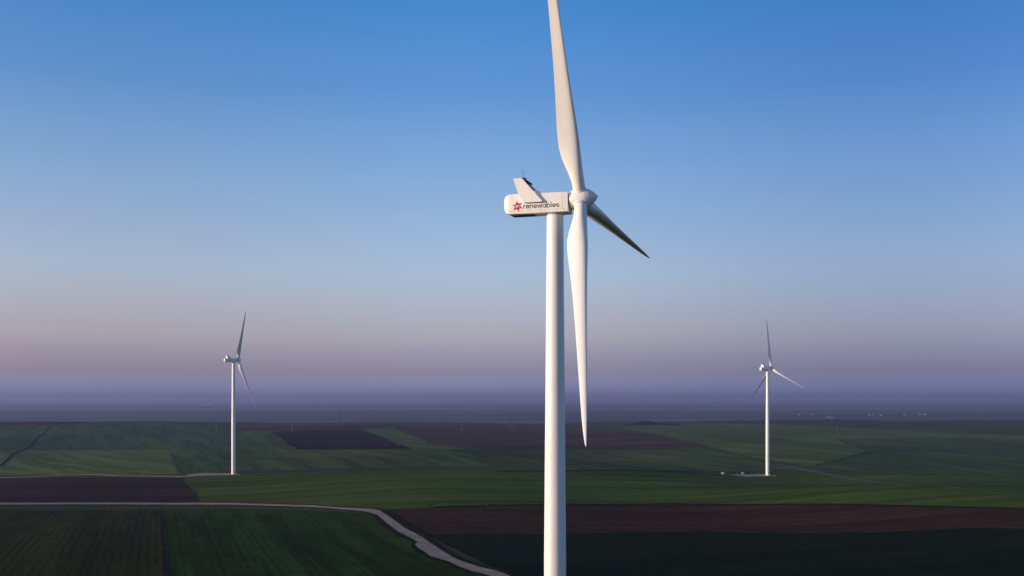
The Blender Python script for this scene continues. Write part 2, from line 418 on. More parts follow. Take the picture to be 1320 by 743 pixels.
fields = [
 # (pixels, material, label)
 ([(-260, 657), (206, 657), (213, 700), (216, 775), (-420, 775)], 'olive', 'olive striped crop field at lower left'),
 ([(208, 657), (300, 656), (400, 658), (470, 662), (490, 672), (512, 690), (536, 708), (570, 722), (625, 745), (660, 775), (219, 775), (215, 700)], 'green', 'green crop field beside the winding dirt road'),
 ([(500, 657), (530, 655), (640, 652.5), (700, 652), (860, 650), (1060, 651), (1200, 654), (1320, 657), (1560, 662), (1560, 684), (1320, 681), (1250, 680), (1180, 684), (1060, 687), (900, 685), (700, 688), (560, 688), (546, 687), (520, 670)], 'brown', 'reddish brown ploughed field behind the foreground tower'),
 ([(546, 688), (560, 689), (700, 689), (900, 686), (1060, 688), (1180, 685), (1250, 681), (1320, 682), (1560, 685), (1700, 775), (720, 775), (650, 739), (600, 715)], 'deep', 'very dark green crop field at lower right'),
 ([(-260, 618), (0, 617.5), (70, 615.5), (150, 616), (236, 617), (241, 625), (253, 637), (257, 648), (100, 648), (-260, 649)], 'dbrown', 'dark brown ploughed field left of the far turbine'),
 ([(240, 617), (300, 613.5), (420, 611), (640, 609.5), (940, 611), (1100, 612), (1560, 618), (1560, 660), (1320, 656), (1200, 653), (1060, 650), (860, 649), (640, 651), (520, 655), (470, 656), (400, 653), (258, 649), (255, 637), (243, 624)], 'vivid', 'broad bright green crop field across the middle'),
 ([(-260, 583), (100, 580.5), (216, 580), (224, 596), (231, 611), (150, 612.5), (60, 612), (-260, 614)], 'pale', 'pale green field beyond the left track'),
 ([(-260, 551), (68, 549), (118, 547), (284, 547), (300, 560), (304, 580), (300, 606), (234, 610), (226, 596), (218, 579), (100, 579), (-260, 581)], 'teal', 'blue green field on the left hill'),
 ([(305, 557), (348, 557), (384, 580), (560, 580), (700, 582), (700, 600), (420, 606), (303, 607), (306, 580)], 'sage', 'grey green field behind the left turbine'),
 ([(350, 557), (400, 554.5), (466, 554), (530, 579), (384, 580)], 'purple', 'dark purple ploughed field in the distance'),
 ([(286, 548.5), (500, 548), (505, 551), (466, 553), (400, 553.5), (300, 556)], 'mauve', 'thin brown field on the far ridge'),
 ([(468, 554), (506, 552), (560, 574), (640, 579), (533, 579.5)], 'pale', 'narrow pale green strip between brown fields'),
 ([(507, 551), (600, 548), (700, 546.5), (760, 553), (840, 562), (908, 575), (860, 579), (760, 578.5), (640, 578), (562, 573)], 'mauve', 'broad brown field on the far rise'),
 ([(-260, 544), (0, 543), (60, 543.5), (112, 546), (66, 548), (-260, 550)], 'dbrown', 'dark scrubby strip on the left skyline'),
 ([(702, 580), (860, 580), (905, 577), (960, 590), (1040, 603), (960, 608), (700, 606)], 'sage', 'dark grey green field right of the tower'),
 ([(1045, 604), (1120, 585), (1250, 580), (1560, 584), (1560, 616), (1240, 613), (1100, 610)], 'sage', 'grey green field behind the right turbine'),
 ([(912, 575), (850, 561), (800, 552), (835, 546.5), (1000, 547), (1200, 556), (1320, 562), (1560, 566), (1560, 573), (1320, 569), (1200, 565), (1076, 567), (1118, 582), (1044, 602), (962, 588)], 'pale', 'pale green fields fading into haze at the right'),
 ([(1080, 568), (1200, 566), (1320, 570), (1560, 574), (1560, 582), (1250, 578), (1120, 582)], 'sage', 'green slope far right, its shade given by a greyer green'),  # shade of the far dip put in as a darker crop colour
]
for k, (pix, mk, lab) in enumerate(fields):
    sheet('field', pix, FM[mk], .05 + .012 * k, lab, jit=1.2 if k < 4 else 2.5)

sheet('mound', None, FM['bank'], .5, 'dark old burial mound on the skyline right of the blade tip', jit=2, world=[(406 + 62 * math.cos(a * .5236) + (45 if math.cos(a * .5236) > .3 else 0), 3275 + 55 * math.sin(a * .5236)) for a in range(12)])
# ------------------------------------------------------------------ roads, tracks, pads
def Z(zx, zy): return (440 + zx / 5.077, 640 + zy / 5.077)           # enlarged-view coordinates -> photo pixels
far_edge = [(-260, 649.2), (0, 649), (120, 648.7), (300, 649), (400, 652.2)] + [Z(*p) for p in ((0, 76), (100, 81), (215, 88), (255, 98), (330, 148), (420, 213), (500, 256), (560, 293), (640, 348), (720, 398), (800, 433), (900, 466), (1000, 488), (1060, 507), (1150, 548), (1230, 600))]
near_edge = [Z(*p) for p in ((1130, 600), (1040, 552), (950, 517), (850, 492), (760, 458), (700, 428), (650, 414), (590, 398), (540, 364), (492, 330), (484, 318), (502, 300), (450, 272), (380, 238), (290, 172), (235, 124), (185, 107), (100, 94), (0, 88))] + [(400, 654.3), (300, 651.2), (120, 650.9), (0, 651.2), (-260, 651.6)]
road_px = far_edge + near_edge
verge_px = [(x + (2.5 if x > 470 else 0), y - (1.6 if x < 470 else 2.5)) for x, y in far_edge] + [(x - (3.0 if x > 470 else 0), y + (1.6 if x < 470 else 2.6)) for x, y in near_edge]
sheet('road_verge', verge_px, FM['verge'], .30, 'rough grass verge along the winding dirt road', jit=1.1, step=5)
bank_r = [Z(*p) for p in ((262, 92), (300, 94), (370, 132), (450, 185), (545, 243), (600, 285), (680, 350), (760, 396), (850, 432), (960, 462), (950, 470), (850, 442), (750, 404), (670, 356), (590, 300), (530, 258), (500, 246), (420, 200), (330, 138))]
sheet('bank_shade_or_furrow', bank_r, FM['bank'], .34, 'shaded bank painted dark along the far side of the dirt road', jit=.4, step=7)  # flat strip: shade on the far road bank put in as dark colour
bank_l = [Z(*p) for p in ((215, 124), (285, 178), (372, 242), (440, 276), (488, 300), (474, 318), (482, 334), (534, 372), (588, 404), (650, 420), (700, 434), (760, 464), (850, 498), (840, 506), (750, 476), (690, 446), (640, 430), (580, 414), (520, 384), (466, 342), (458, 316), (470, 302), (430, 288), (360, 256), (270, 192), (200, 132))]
sheet('bank_shade_or_furrow', bank_l, FM['bank'], .33, 'shaded bank painted dark along the near side of the dirt road', jit=.4, step=7)  # near bank's shade, likewise only a dark draped strip
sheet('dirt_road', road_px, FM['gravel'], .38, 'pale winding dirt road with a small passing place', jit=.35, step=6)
sheet('bank_shade_or_furrow', [(205.5, 657), (207.5, 657), (209.5, 672), (212, 690), (214.5, 712), (217, 730), (224, 775), (209, 775), (210.5, 742), (209, 712), (207.5, 690), (206, 672)], FM['bank'], .32, 'dark overgrown furrow between the two lower left fields', jit=.5, step=4)
# thin tracks and lines: centre lines with a width in metres
def ribbon(name, pix, w, mat, up, label):
    c = [Vector(at(*p)) for p in pix]
    l, r = [], []
    for i, p in enumerate(c):
        d = (c[min(i + 1, len(c) - 1)] - c[max(i - 1, 0)]).normalized(); n = Vector((-d.y, d.x)) * w / 2
        l.append(tuple(p + n)); r.append(tuple(p - n))
    return sheet(name, None, mat, up, label, jit=w * .06, step=12, world=l + r[::-1])
ribbon('track_or_line', [(-260, 618), (0, 616.3), (70, 613.6), (150, 614), (236, 615.2)], 9, FM['gravel'], .40, 'pale track running in from the left to the far turbine')
sheet('gravel_pad', [(234, 615.6), (244, 612), (262, 610.3), (298, 611), (312, 611.8), (308, 613), (262, 614), (246, 615)], FM['gravel'], .42, 'pale gravel crane pad beside the left turbine')
ribbon('track_or_line', [(312, 612), (360, 610.5), (440, 609)], 5, FM['track'], .40, 'faint track running right from the left turbine')
ribbon('track_or_line', [(996, 603), (1020, 604), (1045, 607.5), (1070, 613), (1100, 618.5), (1160, 625), (1240, 631)], 9, FM['track'], .40, 'faint track curving away behind the right turbine')
sheet('gravel_pad', [(940, 613.2), (950, 612), (985, 611.6), (1000, 612.6), (996, 614.6), (962, 615)], FM['gravel'], .42, 'pale gravel crane pad beside the right turbine')
ribbon('track_or_line', [(880, 612), (935, 612.8)], 6, FM['bank'], .41, 'dark line left of the right turbine')  # thin dark strip draped on the ground
ribbon('track_or_line', [(0, 549), (60, 548.8), (100, 549)], 14, FM['track'], .5, 'pale track under the left skyline')
ribbon('track_or_line', [(640, 608.5), (760, 607.5), (900, 609)], 8, FM['bank'], .4, 'dark field edge across the middle distance')
ribbon('track_or_line', [(466, 554.4), (500, 552.2)], 12, FM['track'], .5, 'pale short track among the far brown fields')
ribbon('track_or_line', [(306, 557.2), (348, 556.6)], 12, FM['track'], .5, 'pale field edge behind the left turbine')
ribbon('field_margin', [(560, 654.6), (640, 652.2), (700, 651.6), (860, 649.8), (1060, 650.7), (1200, 653.6), (1320, 656.8), (1560, 661.5)], 7, FM['bank'], .45, 'dark weedy margin along the top of the brown field')
ribbon('field_margin', [(560, 688.4), (700, 688.6), (900, 685.6), (1060, 687.6), (1180, 684.6), (1250, 680.6), (1320, 681.6), (1560, 684.6)], 4, FM['verge'], .45, 'thin grassy margin below the brown field')
ribbon('track_or_line', [(66, 549), (50, 563), (30, 580), (0, 601)], 4, FM['bank'], .5, 'dark field boundary on the left slope')

# ------------------------------------------------------------------ wind turbines
HUB_Z, HUB_X, TILT, CONE, BLADE_L = 119.0, 5.0, R(6.0), R(3.6), 56.8
AXIS = Vector((math.cos(TILT), 0, math.sin(TILT)))
HUB = Vector((HUB_X, 0, HUB_Z))

def blade_bm():
    bm = bmesh.new()
    st = [(1.85, 2.40, 1.0, 0), (2.6, 2.40, 1.0, 0), (3.6, 2.46, .93, .12), (5.0, 2.75, .75, .4), (6.5, 3.2, .60, .7), (8.0, 3.62, .49, .9), (10, 3.95, .40, 1), (12, 3.98, .35, 1), (14, 3.82, .32, 1),
          (17, 3.45, .29, 1), (20, 3.08, .27, 1), (24, 2.66, .25, 1), (28, 2.34, .23, 1), (32, 2.06, .22, 1), (36, 1.82, .21, 1), (40, 1.58, .20, 1), (44, 1.34, .19, 1), (48, 1.10, .18, 1),
          (51, .90, .18, 1), (53.4, .68, .17, 1), (55, .46, .16, 1), (56.2, .30, .16, 1), (BLADE_L, .08, .16, 1)]
    n = 20; rings = []
    for r, c, th, b in st:
        tw = R(11) * max(0, 1 - r / 38) ** 1.5
        xs = []
        for side in (1, -1):
            for k in range(n):
                t = k / n if side == 1 else 1 - k / n
                xc = .5 * (1 - math.cos(math.pi * t))
                yt = 5 * (.2969 * math.sqrt(xc) - .126 * xc - .3516 * xc ** 2 + .2843 * xc ** 3 - .1036 * xc ** 4) * th
                cam_ = .05 * 4 * xc * (1 - xc)
                ax_, ay_ = (.3 - xc) * c, (side * yt + cam_) * c
                ang = math.pi * t; cx_, cy_ = .5 * c * math.cos(ang), side * .5 * c * math.sin(ang)
                x, y = cx_ * (1 - b) + ax_ * b, cy_ * (1 - b) + ay_ * b
                xs.append((x, y))
        pre = 0.3 * (r / BLADE_L) ** 2.4
        rings.append([Vector((x * math.cos(tw) - y * math.sin(tw), x * math.sin(tw) + y * math.cos(tw) + pre, r)) for x, y in xs])
    loft(bm, rings)
    return bm

def blade_matrix(phi, pitch):
    v = Vector((-math.sin(TILT), 0, math.cos(TILT))); hh = Vector((0, 1, 0))
    d = (v * math.cos(phi) + hh * math.sin(phi)) * math.cos(CONE) + AXIS * math.sin(CONE); d.normalize()
    t = d.cross(AXIS).normalized(); a2 = t.cross(d).normalized()
    if a2.dot(AXIS) < 0: a2 = -a2
    c = t * math.cos(pitch) + a2 * math.sin(pitch); y = d.cross(c)
    m = Matrix((c, y, d)).transposed().to_4x4(); m.translation = HUB
    return m

def nacelle_bm():
    bm = bmesh.new(); rings = []
    st = [(-9.95, 117.95, 118.95, .8), (-9.90, 117.72, 119.18, 1.15), (-9.76, 117.38, 119.5, 1.45), (-9.54, 117.0, 119.82, 1.68), (-9.24, 116.62, 120.1, 1.84), (-8.9, 116.50, 120.24, 1.91), (-8.4, 116.42, 120.30, 1.95),
          (-4, 116.40, 120.28, 1.96), (0, 116.42, 120.26, 1.96), (2.7, 116.44, 120.22, 1.94), (2.95, 116.5, 120.18, 1.92)]
    for x, z0, z1, w in st:
        rad = min(.20, (z1 - z0) * .35); pr = []
        for cx, cz, a0 in ((w - rad, z1 - rad, 0), (-(w - rad), z1 - rad, 90), (-(w - rad), z0 + rad, 180), (w - rad, z0 + rad, 270)):
            for k in range(6):
                a = R(a0 + 90 * k / 5)
                pr.append((x, cx + rad * math.cos(a), cz + rad * math.sin(a)))
        rings.append(pr)
    loft(bm, rings)
    return bm

def plate(bm, prof, y0, y1):
    """side profile (x, z) extruded across the nacelle"""
    a = [bm.verts.new((x, y0, z)) for x, z in prof]; b = [bm.verts.new((x, y1, z)) for x, z in prof]
    n = len(prof); bm.faces.new(a); bm.faces.new(b[::-1])
    for i in range(n): bm.faces.new((a[i], b[i], b[(i + 1) % n], a[(i + 1) % n]))

# monoline letters: strokes as lists of (x, y) in units of the x-height
def arc(cx, cy, r, a0, a1, n=14, ry=None):
    ry = r if ry is None else ry
    return [(cx + r * math.cos(R(a0 + (a1 - a0) * k / n)), cy + ry * math.sin(R(a0 + (a1 - a0) * k / n))) for k in range(n + 1)]
GL = {
 'r': (.62, [[(.08, 0), (.08, 1)], arc(.42, .62, .34, 180, 70)]),
 'e': (1.02, [[(.12, .5), (.90, .5)] + arc(.5, .5, .42, 0, 318, 22, .5)]),
 'n': (.98, [[(.08, 0), (.08, 1)], arc(.46, .6, .38, 180, 0, 14, .4) + [(.84, 0)]]),
 'w': (1.36, [[(.05, 1), (.37, 0), (.66, .9), (.95, 0), (1.27, 1)]]),
 'a': (1.06, [arc(.48, .5, .42, 0, 360, 24, .5), [(.92, 1), (.92, 0)]]),
 'b': (1.06, [[(.08, 1.62), (.08, 0)], arc(.52, .5, .42, 0, 360, 24, .5)]),
 'l': (.34, [[(.10, 1.62), (.10, .12), (.18, 0), (.24, 0)]]),
 's': (.86, [arc(.42, .74, .30, 35, 250, 12, .26) + arc(.44, .25, .32, 80, -150, 12, .25)]),
}
def stroke(bm, pts, w, place, th):
    """a flat ribbon with thickness following pts; place(x, y, out) -> 3D"""
    P = [Vector(p) for p in pts]; closed = (P[0] - P[-1]).length < 1e-4 and len(P) > 3
    if closed: P = P[:-1]
    n = len(P); L_, R_ = [], []
    for i in range(n):
        a = P[(i - 1) % n] if closed or i > 0 else P[i]; b = P[(i + 1) % n] if closed or i < n - 1 else P[i]
        d = (b - a).normalized(); nn = Vector((-d.y, d.x))
        p = P[i]; mt = 1.0
        if closed or 0 < i < n - 1:
            e1 = (P[i] - a).normalized(); mt = 1 / max(.35, abs(Vector((-e1.y, e1.x)).dot(nn)))
        if not closed and i == 0: p = p - d * w * .5
        if not closed and i == n - 1: p = p + d * w * .5
        L_.append(p + nn * w / 2 * mt); R_.append(p - nn * w / 2 * mt)
    rg = [[bm.verts.new(place(q.x, q.y, o)) for q, o in ((L_[i], 0), (R_[i], 0), (R_[i], th), (L_[i], th))] for i in range(n)]
    for i in range(n if closed else n - 1):
        a, b = rg[i], rg[(i + 1) % n]
        for k in range(4): bm.faces.new((a[k], a[(k + 1) % 4], b[(k + 1) % 4], b[k]))
    if not closed: bm.faces.new(rg[0][::-1]); bm.faces.new(rg[-1])

def make_turbine():
    t = empty('wind_turbine')
    # tower: a gently tapering steel tube in sections, with a foundation, a door and steps
    bm = bmesh.new(); n = 72; rad = lambda z: 2.12 if z < 50 else 2.12 - (z - 50) / 66.4 * .52
    zs = [.35, 1, 15, 30, 45] + [50 + 66.35 * k / 12 for k in range(13)]
    loft(bm, [[(rad(z) * math.cos(2 * math.pi * k / n), rad(z) * math.sin(2 * math.pi * k / n), z) for k in range(n)] for z in zs])
    tower = obj('tower', bm, M['tower'], t, 40)
    for z in (24, 50, 76, 98):
        bm = bmesh.new(); r = rad(z)
        loft(bm, [[((r + d) * math.cos(2 * math.pi * k / n), (r + d) * math.sin(2 * math.pi * k / n), z + dz) for k in range(n)] for dz, d in ((-.07, -.02), (-.05, .012), (.05, .012), (.07, -.02))])
        obj('section_joint', bm, M['tower'], tower, 40)
    bm = bmesh.new(); add_box(bm, (0, -2.10, 3.6), (.95, .14, 2.2)); bmesh.ops.bevel(bm, geom=bm.edges[:], offset=.04, segments=2)
    door = obj('door', bm, M['grey'], tower)
    bm = bmesh.new()
    for k in range(8): add_box(bm, (0, -2.45 - .28 * k, 2.4 - .27 * k), (1.1, .26, .05))
    for s in (-.58, .58):
        add_tube(bm, (s, -2.3, 3.5), (s, -4.6, 1.3), .03); add_tube(bm, (s, -2.3, 2.4), (s, -4.6, .25), .05)
        for k in range(4): add_tube(bm, (s, -2.35 - .7 * k, 2.4 - .68 * k), (s, -2.35 - .7 * k, 3.45 - .68 * k), .025)
    obj('steps', bm, M['steel'], t)
    bm = bmesh.new()
    loft(bm, [[(r * math.cos(2 * math.pi * k / 48), r * math.sin(2 * math.pi * k / 48), z) for k in range(48)] for z, r in ((-1.2, 3.4), (.25, 3.4), (.36, 3.25))])
    obj('foundation', bm, M['concrete'], t, 40)
    bm = bmesh.new(); n2 = 48
    loft(bm, [[(r * math.cos(2 * math.pi * k / n2), r * math.sin(2 * math.pi * k / n2), z) for k in range(n2)] for z, r in ((116.1, 1.66), (116.15, 1.74), (116.42, 1.74))])
    obj('yaw_ring', bm, M['seam'], t, 40)
    # nacelle
    nac = obj('nacelle', nacelle_bm(), M['shell'], t, 50)
    bm = bmesh.new()
    for s in (-1, 1):
        y = s * 1.966
        add_box(bm, (1.9, y, 118.4), (.02, .012, 2.9))
        add_box(bm, (-3.6, y, 117.02), (12.2, .012, .022))
    obj('panel_seam', bm, M['seam'], nac)
    for s in (-1, 1):                                              # latches low on the shell
        for x in (-8.4, -6.1, -4.4, -1.6, .9, 2.3):
            bm = bmesh.new(); add_box(bm, (x, s * 1.97, 116.93), (.16, .05, .12)); obj('latch', bm, M['grey'], nac)
    bm = bmesh.new(); add_box(bm, (-6.2, .3, 116.34), (4.6, 2.0, .06)); bmesh.ops.bevel(bm, geom=bm.edges[:], offset=.03, segments=1)
    obj('floor_hatch', bm, M['dark'], nac)
    bm = bmesh.new(); add_box(bm, (1.35, -.6, 120.36), (.7, .8, .16)); bmesh.ops.bevel(bm, geom=bm.edges[:], offset=.04, segments=2)
    obj('roof_hatch', bm, M['grey'], nac)
    bm = bmesh.new(); Mx = Matrix.Translation(HUB) @ Matrix.Rotation(-TILT, 4, 'Y')
    lathe(bm, [(-2.35, 1.35), (-1.6, 1.35)], Mx)
    obj('shaft_collar', bm, M['dark'], nac, 40)
    # cooler: two swept side plates with a radiator between them
    cool = obj('cooler', *(lambda b: (plate(b, [(-6.55, 120.2), (-7.68, 123.02), (-7.55, 123.14), (-6.3, 123.14), (-6.12, 123.05), (-2.95, 120.05), (-3.6, 119.98)], -2.4, 2.4), b)[1:])(bmesh.new()), M['shell'], t)
    for s in (-1, 1):
        y0, y1 = 2.40, 2.52
        bm = bmesh.new()
        plate(bm, [(-5.6, 118.46), (-6.72, 120.30), (-7.62, 123.06), (-7.48, 123.18), (-5.98, 123.18), (-5.94, 123.10), (-1.95, 118.66), (-1.95, 118.46)], *sorted((s * y0, s * y1)))
        obj('side_plate', bm, M['shell'], cool)
        # fairing that closes the gap between the plate and the nacelle wall, swept in towards the front
        bm = bmesh.new()
        A_ = [(-5.55, s * 2.395, 118.5), (-2.02, s * 2.395, 118.5), (-2.02, s * 2.395, 118.7), (-3.5, s * 2.395, 120.7), (-6.6, s * 2.395, 120.3)]
        B_ = [(-5.55, s * 1.94, 118.5), (-1.45, s * 1.94, 118.5), (-1.45, s * 1.94, 118.7), (-2.75, s * 1.94, 120.7), (-6.6, s * 1.94, 120.3)]
        loft(bm, [A_, B_]); obj('fairing', bm, M['shell'], cool)
        bm = bmesh.new(); plate(bm, [(-5.6, 118.40), (-5.6, 118.455), (-1.95, 118.455), (-1.95, 118.40)], *sorted((s * 2.0, s * 2.50)))
        obj('plate_edge', bm, M['seam'], cool)
    bm = bmesh.new()
    d0, d1 = Vector((-6.02, 0, 123.02)), Vector((-2.98, 0, 120.15)); dd = (d1 - d0)
    for k in range(26):
        p = d0 + dd * (k + .5) / 26; add_box(bm, (p.x + .05, 0, p.z + .05), (.05, 4.76, .10))
    obj('radiator', bm, M['radiator'], cool)
    bm = bmesh.new(); add_box(bm, (-5.95, -1.2, 123.28), (.9, 1.2, .16)); add_box(bm, (-5.35, 0, 122.75), (.55, 4.0, .20)); obj('instrument_shelf', bm, M['dark'], cool)
    for y in (-1.55, -.9):
        bm = bmesh.new(); add_tube(bm, (-6.0, y, 123.2), (-6.0, y, 125.0), .035, .02, 6)
        if y < -1: add_tube(bm, (-6.0, y - .25, 124.7), (-6.0, y + .25, 124.7), .02, .02, 6)
        obj('instrument_mast', bm, M['dark'], cool)
    bm = bmesh.new(); lathe(bm, [(0, .14), (.06, .17), (.3, .16), (.4, .05)], Matrix.Translation((-6.8, .9, 123.18)) @ Matrix.Rotation(-math.pi / 2, 4, 'Y'), 16)
    obj('aviation_light', bm, M['lampred'], cool, 40)
    # rotor hub
    bm = bmesh.new()
    prof = [(-1.95, 1.45), (-1.92, 1.62), (-1.75, 1.74), (-1.2, 1.88), (-.5, 1.97), (.2, 1.99), (.8, 1.94), (1.35, 1.80), (1.85, 1.57), (2.3, 1.26), (2.7, .92), (3.0, .60), (3.2, .32), (3.30, .20), (3.33, .12)]
    lathe(bm, prof, Mx, 64)
    hub = obj('hub', bm, M['blade'], t, 45)
    bm = bmesh.new()
    for x, r in ((-1.5, 1.825), (1.30, 1.825)): lathe(bm, [(x - .02, r - .03), (x - .02, r + .006), (x + .02, r + .0), (x + .02, r - .04)], Mx, 64)
    obj('hub_seam', bm, M['seam'], hub)
    bm = bmesh.new(); lathe(bm, [(3.29, .19), (3.40, .17), (3.42, .05)], Mx, 24); obj('nose_cap', bm, M['grey'], hub, 40)
    me0 = None
    for k in range(3):
        b = obj('blade', blade_bm(), M['blade'], t, 60) if me0 is None else bpy.data.objects.new('blade', me0)
        if me0 is None: me0 = b.data
        else: C.objects.link(b); b.parent = t
        bm = bmesh.new(); nn = 40
        loft(bm, [[(r * math.cos(2 * math.pi * q / nn), r * math.sin(2 * math.pi * q / nn), z) for q in range(nn)] for z, r in ((1.2, 1.33), (1.96, 1.33), (2.02, 1.28))])
        obj('root_collar', bm, M['blade'], b, 40)
        bm = bmesh.new(); loft(bm, [[(r * math.cos(2 * math.pi * q / nn), r * math.sin(2 * math.pi * q / nn), z) for q in range(nn)] for z, r in ((2.0, 1.235), (2.07, 1.235))])
        obj('root_seal', bm, M['seam'], b, 40)
    return t

def kids(o): return [c for c in bpy.data.objects if c.parent == o]
def copy_tree(o, parent=None):
    c = o.copy(); C.objects.link(c)
    if parent: c.parent = parent
    for ch in kids(o): copy_tree(ch, c)
    return c
def pose(t, loc, psi, phi, pitch=92):
    t.location = loc; t.rotation_euler = (0, 0, -R(psi))
    for k, b in enumerate([c for c in kids(t) if c.name.split('.')[0] == 'blade']):
        b.matrix_local = blade_matrix(R(phi + 120 * k), R(pitch))

main = make_turbine()
bpy.context.view_layer.update()
left, right = copy_tree(main), copy_tree(main)
GRP = 'wind turbines'
tag(main, 'tall white wind turbine in the foreground with lettering and red emblem on its nacelle', 'wind turbine', GRP)
tag(left, 'distant white wind turbine at the left beside the pale track and dark ploughed field', 'wind turbine', GRP)
tag(right, 'distant white wind turbine at the right with bushes and a gravel pad at its foot', 'wind turbine', GRP)
psi = R(16.6); D = F_PX / 6.74
hubw = Vector(((748.2 - 660) / F_PX * D, D, 0)); axw = Vector((math.cos(psi), -math.sin(psi), 0))
b0 = hubw - axw * HUB_X
pose(main, (b0.x, b0.y, 0.0), 16.6, -25.3)
def base_at(px, D_): x = (px - 660) / F_PX * D_; return (x, D_, ground_z(x, D_))
pose(left, base_at(301, 1126), -32.3, -31.2)
pose(right, base_at(989.5, 1205), -22.9, 5.2)

# lettering and emblem on the camera side of the foreground nacelle
nac_main = [c for c in kids(main) if c.name.startswith('nacelle')][0]
SIDE = -1.962
XH = .56
word = 'renewables'; tot = sum(GL[c][0] + .12 for c in word) - .12
sx_ = (1.33 - (-5.80)) / (tot * XH)
bm = bmesh.new(); cur = 0.0
for ch in word:
    adv, strokes = GL[ch]
    for pts in strokes:
        stroke(bm, [((cur + x) * XH * sx_, y * XH) for x, y in pts], .150, lambda x, y, o: (-5.80 + x, SIDE - o, 117.44 + y), .014)
    cur += adv + .12
obj('lettering', bm, M['letter'], nac_main)
# red pinwheel emblem with three pale letters
bm = bmesh.new(); pts = []
ang = [98, 38, -22, -72, -142, 165]; rad_ = [.92, 1.02, .98, .98, .95, .92]
order = sorted(zip(ang, rad_), reverse=True)
for i, (a, r) in enumerate(order):
    an = order[(i + 1) % 6][0]; an = an - 360 if an > a else an
    pts.append((r * math.cos(R(a)), r * math.sin(R(a))))
    pts.append((.60 * math.cos(R(a - 12)), .60 * math.sin(R(a - 12))))
    pts.append((.50 * math.cos(R(a + (an - a) * .62)), .50 * math.sin(R(a + (an - a) * .62))))
front = [bm.verts.new((-6.98 + x * 1.16, SIDE - .016, 117.86 + y * 1.16)) for x, y in pts]; back = [bm.verts.new((v.co.x, SIDE + .004, v.co.z)) for v in front]
bm.faces.new(front); bm.faces.new(back[::-1])
for i in range(len(front)): bm.faces.new((front[i], front[(i + 1) % len(front)], back[(i + 1) % len(front)], back[i]))
emb = obj('emblem', bm, M['red'], nac_main)
bm = bmesh.new()
MET = [(-.42, [[(0, 0), (0, .3), (.12, .12), (.24, .3), (.24, 0)]]), (-.07, [[(.17, .3), (0, .3), (0, 0), (.17, 0)], [(0, .15), (.15, .15)]]), (.17, [[(0, .3), (.24, .3)], [(.12, .3), (.12, 0)]])]
for ox, ss in MET:
    for s in ss: stroke(bm, [(ox + x, y - .15) for x, y in s], .075, lambda x, y, o: (-6.98 + x * 1.15, SIDE - .017 - o, 117.86 + y * 1.15), .008)
obj('emblem_lettering', bm, M['cream'], emb)

# ------------------------------------------------------------------ small things on the land
def leafy(bm, c, r, hgt, n, rnd):
    for _ in range(n):
        d = Vector((rnd.gauss(0, 1), rnd.gauss(0, 1), rnd.gauss(0, 1))).normalized() * (rnd.random() ** .4)
        p = Vector(c) + Vector((d.x * r, d.y * r, hgt * .5 + d.z * hgt * .5)); s = rnd.uniform(.12, .3) * min(r, hgt) + .1
        u = Vector((rnd.gauss(0, 1), rnd.gauss(0, 1), rnd.gauss(0, 1))).normalized(); v = u.orthogonal().normalized()
        vs = [bm.verts.new(p + u * s * a + v * s * b) for a, b in ((-1, 0), (0, -.6), (1, 0), (0, .6))]; bm.faces.new(vs)
def bush(px, py, r, hgt, label, group, seed):
    rnd = random.Random(seed); p = P3(px, py)
    t = empty('bush', p)
    bm = bmesh.new(); leafy(bm, (0, 0, .1), r, hgt, 260, rnd); obj('foliage', bm, M['leaf'], t)
    bm = bmesh.new()
    for k in range(5):
        a = rnd.uniform(0, 6.28); add_tube(bm, (0, 0, -.1), (math.cos(a) * r * .5, math.sin(a) * r * .5, hgt * .6), .07, .03, 5)
    obj('stem', bm, M['bark'], t)
    return tag(t, label, 'bush', group)
GB = 'bushes at the foot of the right turbine'
for k, (px, py, r, hh, lab) in enumerate([
    (951, 611.4, 2.2, 2.0, 'low dark bush nearest the white cabinet on the right pad'),
    (958, 611.2, 2.6, 2.4, 'dark bush left of the grey container behind the right pad'),
    (964, 611.0, 3.4, 3.0, 'largest dark bush behind the middle of the right gravel pad'),
    (980, 611.3, 2.6, 2.3, 'low bush just left of the right turbine tower'),
    (996, 613.4, 2.0, 1.6, 'small bush just right of the right turbine tower'),
    (936, 613.2, 1.6, 1.3, 'small tuft at the left end of the right gravel pad')]):
    bush(px, py, r, hh, lab, GB, 50 + k)
GF = 'bushes along the edge of the brown field'
for k, (px, py, r, hh, lab) in enumerate([
    (627, 652.2, 4.0, 1.8, 'low dark bush on the field edge left of the foreground tower'),
    (634, 652.0, 3.0, 1.4, 'smaller low bush beside the one left of the foreground tower'),
    (554, 653.4, 1.8, 1.0, 'tiny lone bush on the field edge near the road bend'),
    (784, 650.6, 4.5, 1.5, 'low bush on the brown field edge right of the foreground tower'),
    (793, 650.6, 3.2, 1.2, 'small bush at the right end of the low pair past the tower')]):
    bush(px, py, r, hh, lab, GF, 80 + k)
bush(806, 625.2, 6.0, .9, 'flat dark patch of scrub alone in the bright green field', None, 95)

